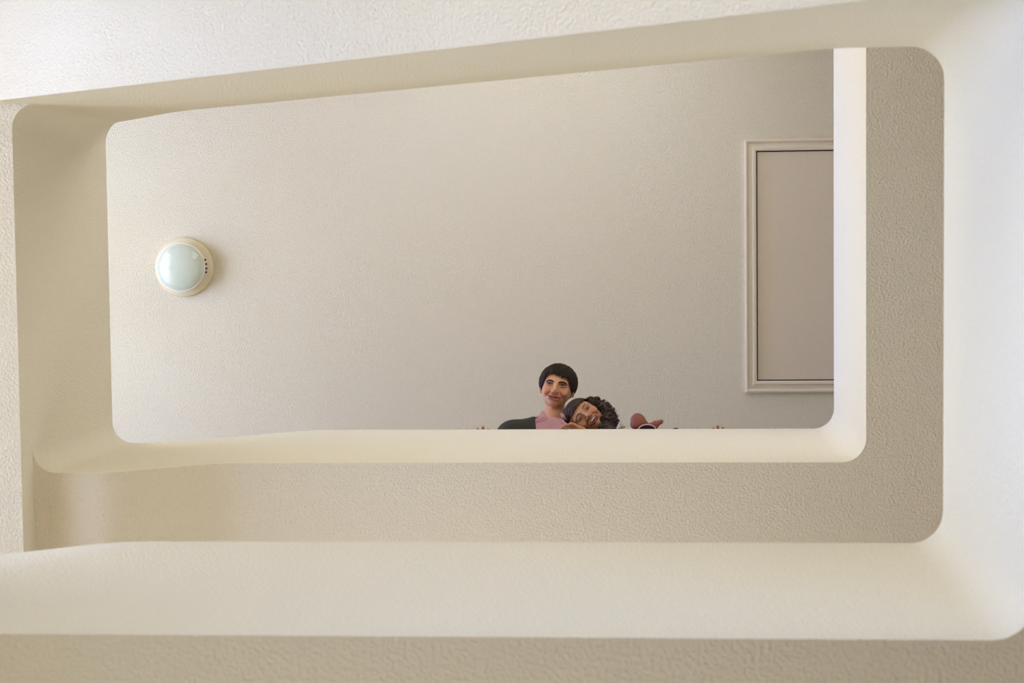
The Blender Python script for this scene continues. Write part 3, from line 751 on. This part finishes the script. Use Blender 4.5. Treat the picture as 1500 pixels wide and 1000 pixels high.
# ------------------------------------------------------------------ woman resting her head against him, laughing
def woman():
    h = Head(W(855.0, 610.0, .27), (-.82, .57), math.radians(10), math.radians(8), 0.90, 0.86)
    nb = W(899, 642, .20); shL = W(948, 650, .18); shR = W(858, 668, .165)
    mid = (shR + shL) / 2
    hip = np.array([mid[0] + .04, 1.24, T3 - .28]); t = unit(hip - mid)
    xx = unit(np.array([1.0, 0, 0]) - t * t[0]); nrm = np.cross(xx, t)
    if nrm[2] > 0: nrm = -nrm
    ax = np.array([xx, t, nrm])
    root = empty('person', (hip[0], 1.24, ZF), 'laughing woman with curly brown hair resting her tilted head against the man', 'person')
    wL = np.array([W(1056, 625, 0)[0], .9245, T3 + .027]); elL = np.array([shL[0] + .15, 1.08, T3 + .02])
    wR = np.array([W(863, 624, .03)[0], .8455, T3 + .036]); elR = np.array([wR[0] + .10, 1.05, T3 + .07])
    def torso(fl, g, k=.03):
        fl.cone(shR, shL, .042 + g, .042 + g, k)
        fl.ell(mid + t * .15, (.14 + g, .16 + g, .074 + g), ax, k); fl.ell(mid + t * .32, (.115 + g, .15 + g, .070 + g), ax, k)
        fl.ell(hip, (.16 + g, .11 + g, .10 + g), ax, k)
        for s_ in (shR, shL): fl.cone(nb + (s_ - nb) * .15 + t * .01, s_, .036 + g, .036 + g, k)
    def legs(fl, g, low=0.0):
        for s_ in (-1, 1):
            hp = hip + np.array([s_ * .08, 0, -.02]); kn = np.array([hp[0] + s_ * .02, 1.03, ZF + .40]); an = np.array([kn[0], 1.22, ZF + .07])
            fl.cone(hp, kn, .078 + g, .050 + g, .02)
            if not low: fl.cone(kn, an, .048, .032, .02); fl.cone(an - [0, 0, .02], an + [0, -.15, -.045], .03, .022, .015)
    b = Field(); torso(b, 0); legs(b, 0)
    b.cone(shL, elL, .040, .033, .02); b.cone(elL, wL, .032, .024, .012)
    b.cone(shR, elR, .040, .033, .02); b.cone(elR, wR, .032, .024, .012)
    b.cone(h.pt(0, -.05, -.035), nb, .044, .047, .02)
    face_field(b, h, False, True)
    hand(b, wL, (-.02, -1, 0), (0, 0, 1), -1, .86, (0.02, .12, .75))
    hand(b, wR, (-1, -.55, -.02), (0, -.30, 1), -1, .88, (.15, .5, .6), .03)
    xs = axis_steps(wR[0] - .22, wL[0] + .10, [(wR[0] - .18, h.c[0] + .11), (wL[0] - .06, wL[0] + .06)], .0026, .012)
    ys = axis_steps(h.c[1] - .16, 1.42, [(h.c[1] - .14, .97)], .0028, .012)
    zs = axis_steps(ZF - .02, h.c[2] + .16, [(T3 - .01, T3 + .07), (h.c[2] - .12, h.c[2] + .10)], .0028, .012)
    V, Q = b.mesh(xs, ys, zs)
    C = face_colours(h, V, lin(190, 134, 94), lin(150, 60, 55), False)
    np_mesh('body', V, Q, M['skin'], root, C)
    bvh = BVHTree.FromPolygons([tuple(v) for v in V], Q.tolist())
    for s_ in (-1, 1):
        p = [(s_ * x, y) for x, y in ((.012, .016), (.022, .0215), (.034, .0225), (.046, .015))]
        MB().tube(polyline_on_face(bvh, h, p, -.0003), [.0015, .0026, .0024, .0009], 6).build('eyebrow', M['brow'], root, True)
        # closed eyelid and its lash line
        c = h.pt(s_ * .031, -.001, .0690); e = Field(); e.ell(c, np.array([.0155, .0085, .0105]) * h.s, h.ax, .001)
        Ve, Qe = e.mesh(*[axis_steps(c[i] - .02, c[i] + .02, [], .01, .0018) for i in range(3)])
        np_mesh('eyelid', Ve, Qe, M['skin'], root, np.tile(lin(160, 104, 74), (len(Ve), 1)))
        p = [h.pt(s_ * (.031 + .0155 * u), -.0055 + .0030 * u * u, .0800 - .006 * u * u) for u in np.linspace(-1, 1, 7)]
        MB().tube(p, [.0008, .0016, .0019, .0020, .0019, .0018, .0010], 5).build('eyelash', M['brow'], root, True)
    te = MB(); pts = [h.pt(.022 * u, -.0635 + .002 * u * u, .0835 - .010 * u * u) for u in np.linspace(-1, 1, 11)]
    te.tube(pts, [.003] + [.0046] * 9 + [.003], 6).build('teeth', M['teeth'], root, True)
    cv = Field(); cv.ell(h.pt(0, -.071, .070), np.array([.025, .015, .012]) * h.s, h.ax, .001)
    c = h.pt(0, -.071, .070); Vm, Qm = cv.mesh(*[axis_steps(c[i] - .03, c[i] + .03, [], .01, .003) for i in range(3)])
    np_mesh('mouth', Vm, Qm, M['mouth'], root)
    # hair: smooth parted cap, then ringlets gathered at the side of the head
    hb = MB(); r_ = np.random.default_rng(11)
    sc = np.array([0, .022, -.022]); sr = np.array([.081, .094, .102])
    def ok(n): 
        p = sc + n * sr
        return not (n[2] > .25 and p[1] < .050 - .25 * max(0, abs(p[0]) - .045)) and p[1] > -.085
    Vc = []; Qc = []; n1, n2 = 40, 60
    for i in range(n1 + 1):
        for q in range(n2):
            th, ph = PI * i / n1, 2 * PI * q / n2; n = np.array([math.sin(th) * math.cos(ph), math.cos(th), math.sin(th) * math.sin(ph)]); Vc.append(n)
    for i in range(n1):
        for q in range(n2):
            f_ = [i * n2 + q, (i + 1) * n2 + q, (i + 1) * n2 + (q + 1) % n2, i * n2 + (q + 1) % n2]
            if all(ok(Vc[x]) for x in f_): Qc.append(f_)
    hb.v = [tuple(h.pt(*(sc + n * sr * .99))) for n in Vc]; hb.f = Qc
    cnt = 0
    while cnt < 700:                                   # combed strands on the cap
        n = unit(r_.normal(size=3))
        if not ok(n): continue
        pts = []; tgt = unit(np.array([.9, -.1, -.5]))
        for k in range(7):
            if not ok(n): break
            pts.append(h.pt(*(sc + n * sr * r_.uniform(1.0, 1.02)))); tg = tgt - n * n.dot(tgt); n = unit(n + .09 * unit(tg + 1e-6))
        if len(pts) >= 3: hb.tube(pts, [.0022] * (len(pts) - 1) + [.001], 4, False)
        cnt += 1
    blobs = [(W(872, 592, .30), .030), (W(884, 598, .29), .034), (W(893, 608, .26), .034), (W(897, 620, .23), .030), (W(889, 615, .22), .033), (W(888, 629, .18), .034), (W(894, 634, .16), .034), (W(866, 589, .31), .022)]
    core = Field()
    for c, r in blobs: core.ell(c, (r * .9, r * .9, r * .9), None, .02)
    V2, Q2 = core.mesh(axis_steps(-.42, -.05, [], .01, .006), axis_steps(.58, .95, [], .01, .006), axis_steps(T3 + .05, T3 + .42, [], .01, .006))
    o_ = len(hb.v); hb.v += [tuple(v) for v in V2]; hb.f += [[o_ + x for x in q] for q in Q2.tolist()]
    for c, r in blobs:                                 # ringlets lying on the mass
        for k in range(48):
            thick = k < 17
            n = unit(r_.normal(size=3)); n = unit(n + .5 * np.array([0, 0, -1]))
            tg = unit(np.cross(n, r_.normal(size=3))); bi = np.cross(n, tg); p0 = c + n * r * .92
            ph = r_.uniform(0, 6.28); cr_ = r_.uniform(.007, .011) if thick else r_.uniform(.004, .008); L_ = r_.uniform(.028, .045)
            tr2 = r_.uniform(.0042, .0062) if thick else r_.uniform(.0009, .0015); pts = []; stp = .42 if thick else .5
            for q in range(14):
                u = q / 13 - .5; a = ph + q * stp; pts.append(p0 + tg * L_ * u - n * (L_ * u) ** 2 / (2 * r) + cr_ * (math.cos(a) * bi + .7 * math.sin(a) * n) + n * (0 if thick else .004))
            hb.tube(pts, [tr2 * (1 - 1.3 * abs(q / 13 - .5)) for q in range(14)], 5 if thick else 3, False)
    for k in range(14):                                # loose wisps
        c, r = blobs[r_.integers(0, 6)]; n = unit(np.array([r_.uniform(-.2, 1), r_.uniform(-1, .3), r_.uniform(-.4, .4)])); p = c + n * r; pts = []
        dr = unit(n + .6 * r_.normal(size=3))
        for q in range(9): pts.append(p + dr * q * .0022 + .0025 * math.sin(q * .8 + k) * np.array([n[1], -n[0], n[2]]))
        hb.tube(pts, .0004, 3, False)
    hb.build('hair', M['curlhair'], root, True, label='voluminous curly brown hair')
    M['lace'] = mat('pale cream lace', (0.62, 0.58, 0.45), 0.8, bump=0.6, scale=260, var=0.25)
    lb = MB()
    for k in range(7):                                 # gathered petals behind the curls
        a = -1.1 + k * .36; c0 = W(903, 630, .12); tip = W(904 + 13 * math.cos(a), 629 + 13 * math.sin(a), .125)
        lb.tube([c0, (c0 + tip) / 2 + np.array([0, 0, .006 * (-1) ** k]), tip], [.003, .0075, .002], 6)
    lb.build('hair_ornament', M['lace'], root, True, label='pale cream lace hair ornament')
    d = Field(); torso(d, .008); d.cone(nb + (h.c - nb) * .1, h.c, .075, .06, .006, 'd'); legs(d, .02, 1)
    V, Q = d.mesh(axis_steps(shR[0] - .12, shL[0] + .14, [], .01, .007), axis_steps(.68, 1.42, [], .01, .008), axis_steps(ZF + .2, T3 + .30, [], .01, .008))
    np_mesh('dress', V, Q, M['dress'], root)
    return h
hw = woman()

# ------------------------------------------------------------------ dusty rose bow standing on the parapet edge
def bow():
    M['bow'] = mat('dusty rose satin', (0.27, 0.085, 0.06), 0.6, bump=0.25, scale=120, var=0.12, dist=0.004)
    M['bowband'] = mat('pale rose binding', (0.62, 0.36, 0.32), 0.6)
    M['bowdark'] = mat('dark maroon lining', (0.018, 0.008, 0.007), 0.85)  # for the dark tail, and for shade inside the arch put into colour
    kn = W(950, 622.5, .030)
    root = empty('fabric_bow', (kn[0], kn[1], T3), 'dusty rose bow with dark arched lining on the parapet beside the woman', 'bow')
    def part(name, fl, c, s_, material, st=.003, label=None):
        V, Q = fl.mesh(*[axis_steps(c[i] - s_, c[i] + s_, [], .01, st) for i in range(3)]); return np_mesh(name, V, Q, material, root, label=label)
    a = W(934, 615.5, .035); f1 = Field()
    f1.ell(a, (.030, .031, .022), None, .01); f1.cone(a + (kn - a) * .35, kn, .022, .007, .012); f1.ell(W(930, 622, .030), (.020, .018, .018), None, .01)
    part('loop', f1, (a + kn) / 2, .085, M['bow'])
    b_ = W(968.5, 617.3, .035); f2 = Field(); f2.cone(kn, W(960, 621, .033), .006, .013, .01); f2.cone(W(960, 621, .033), b_, .013, .0095, .008); f2.cone(kn, W(960, 625, .03), .006, .010, .01)
    part('loop', f2, (b_ + kn) / 2, .085, M['bow'])
    arc = [W(948 + 12.5 * math.cos(u), 629 + 7.5 * -math.sin(u), .010) for u in np.linspace(-.2, PI + .2, 15)]
    MB().tube(arc, .0030, 8).build('binding', M['bowband'], root, True)
    c = W(948, 629, .016); f3 = Field(); f3.ell(c, (.034, .019, .012), None, .002)  # solid dark fill: shade of the arch opening given as colour
    part('shading', f3, c, .045, M['bowdark'], .003, 'dark maroon lining')
    p = [W(960, 633, .010), W(975, 633.5, .010), W(984, 630.5, .010), W(990, 628.2, .010), W(996, 630.5, .010), W(1000, 633, .008)]
    MB().tube(p, [.004, .005, .006, .0065, .006, .004], 8).build('tail', M['bowdark'], root, True)
bow()
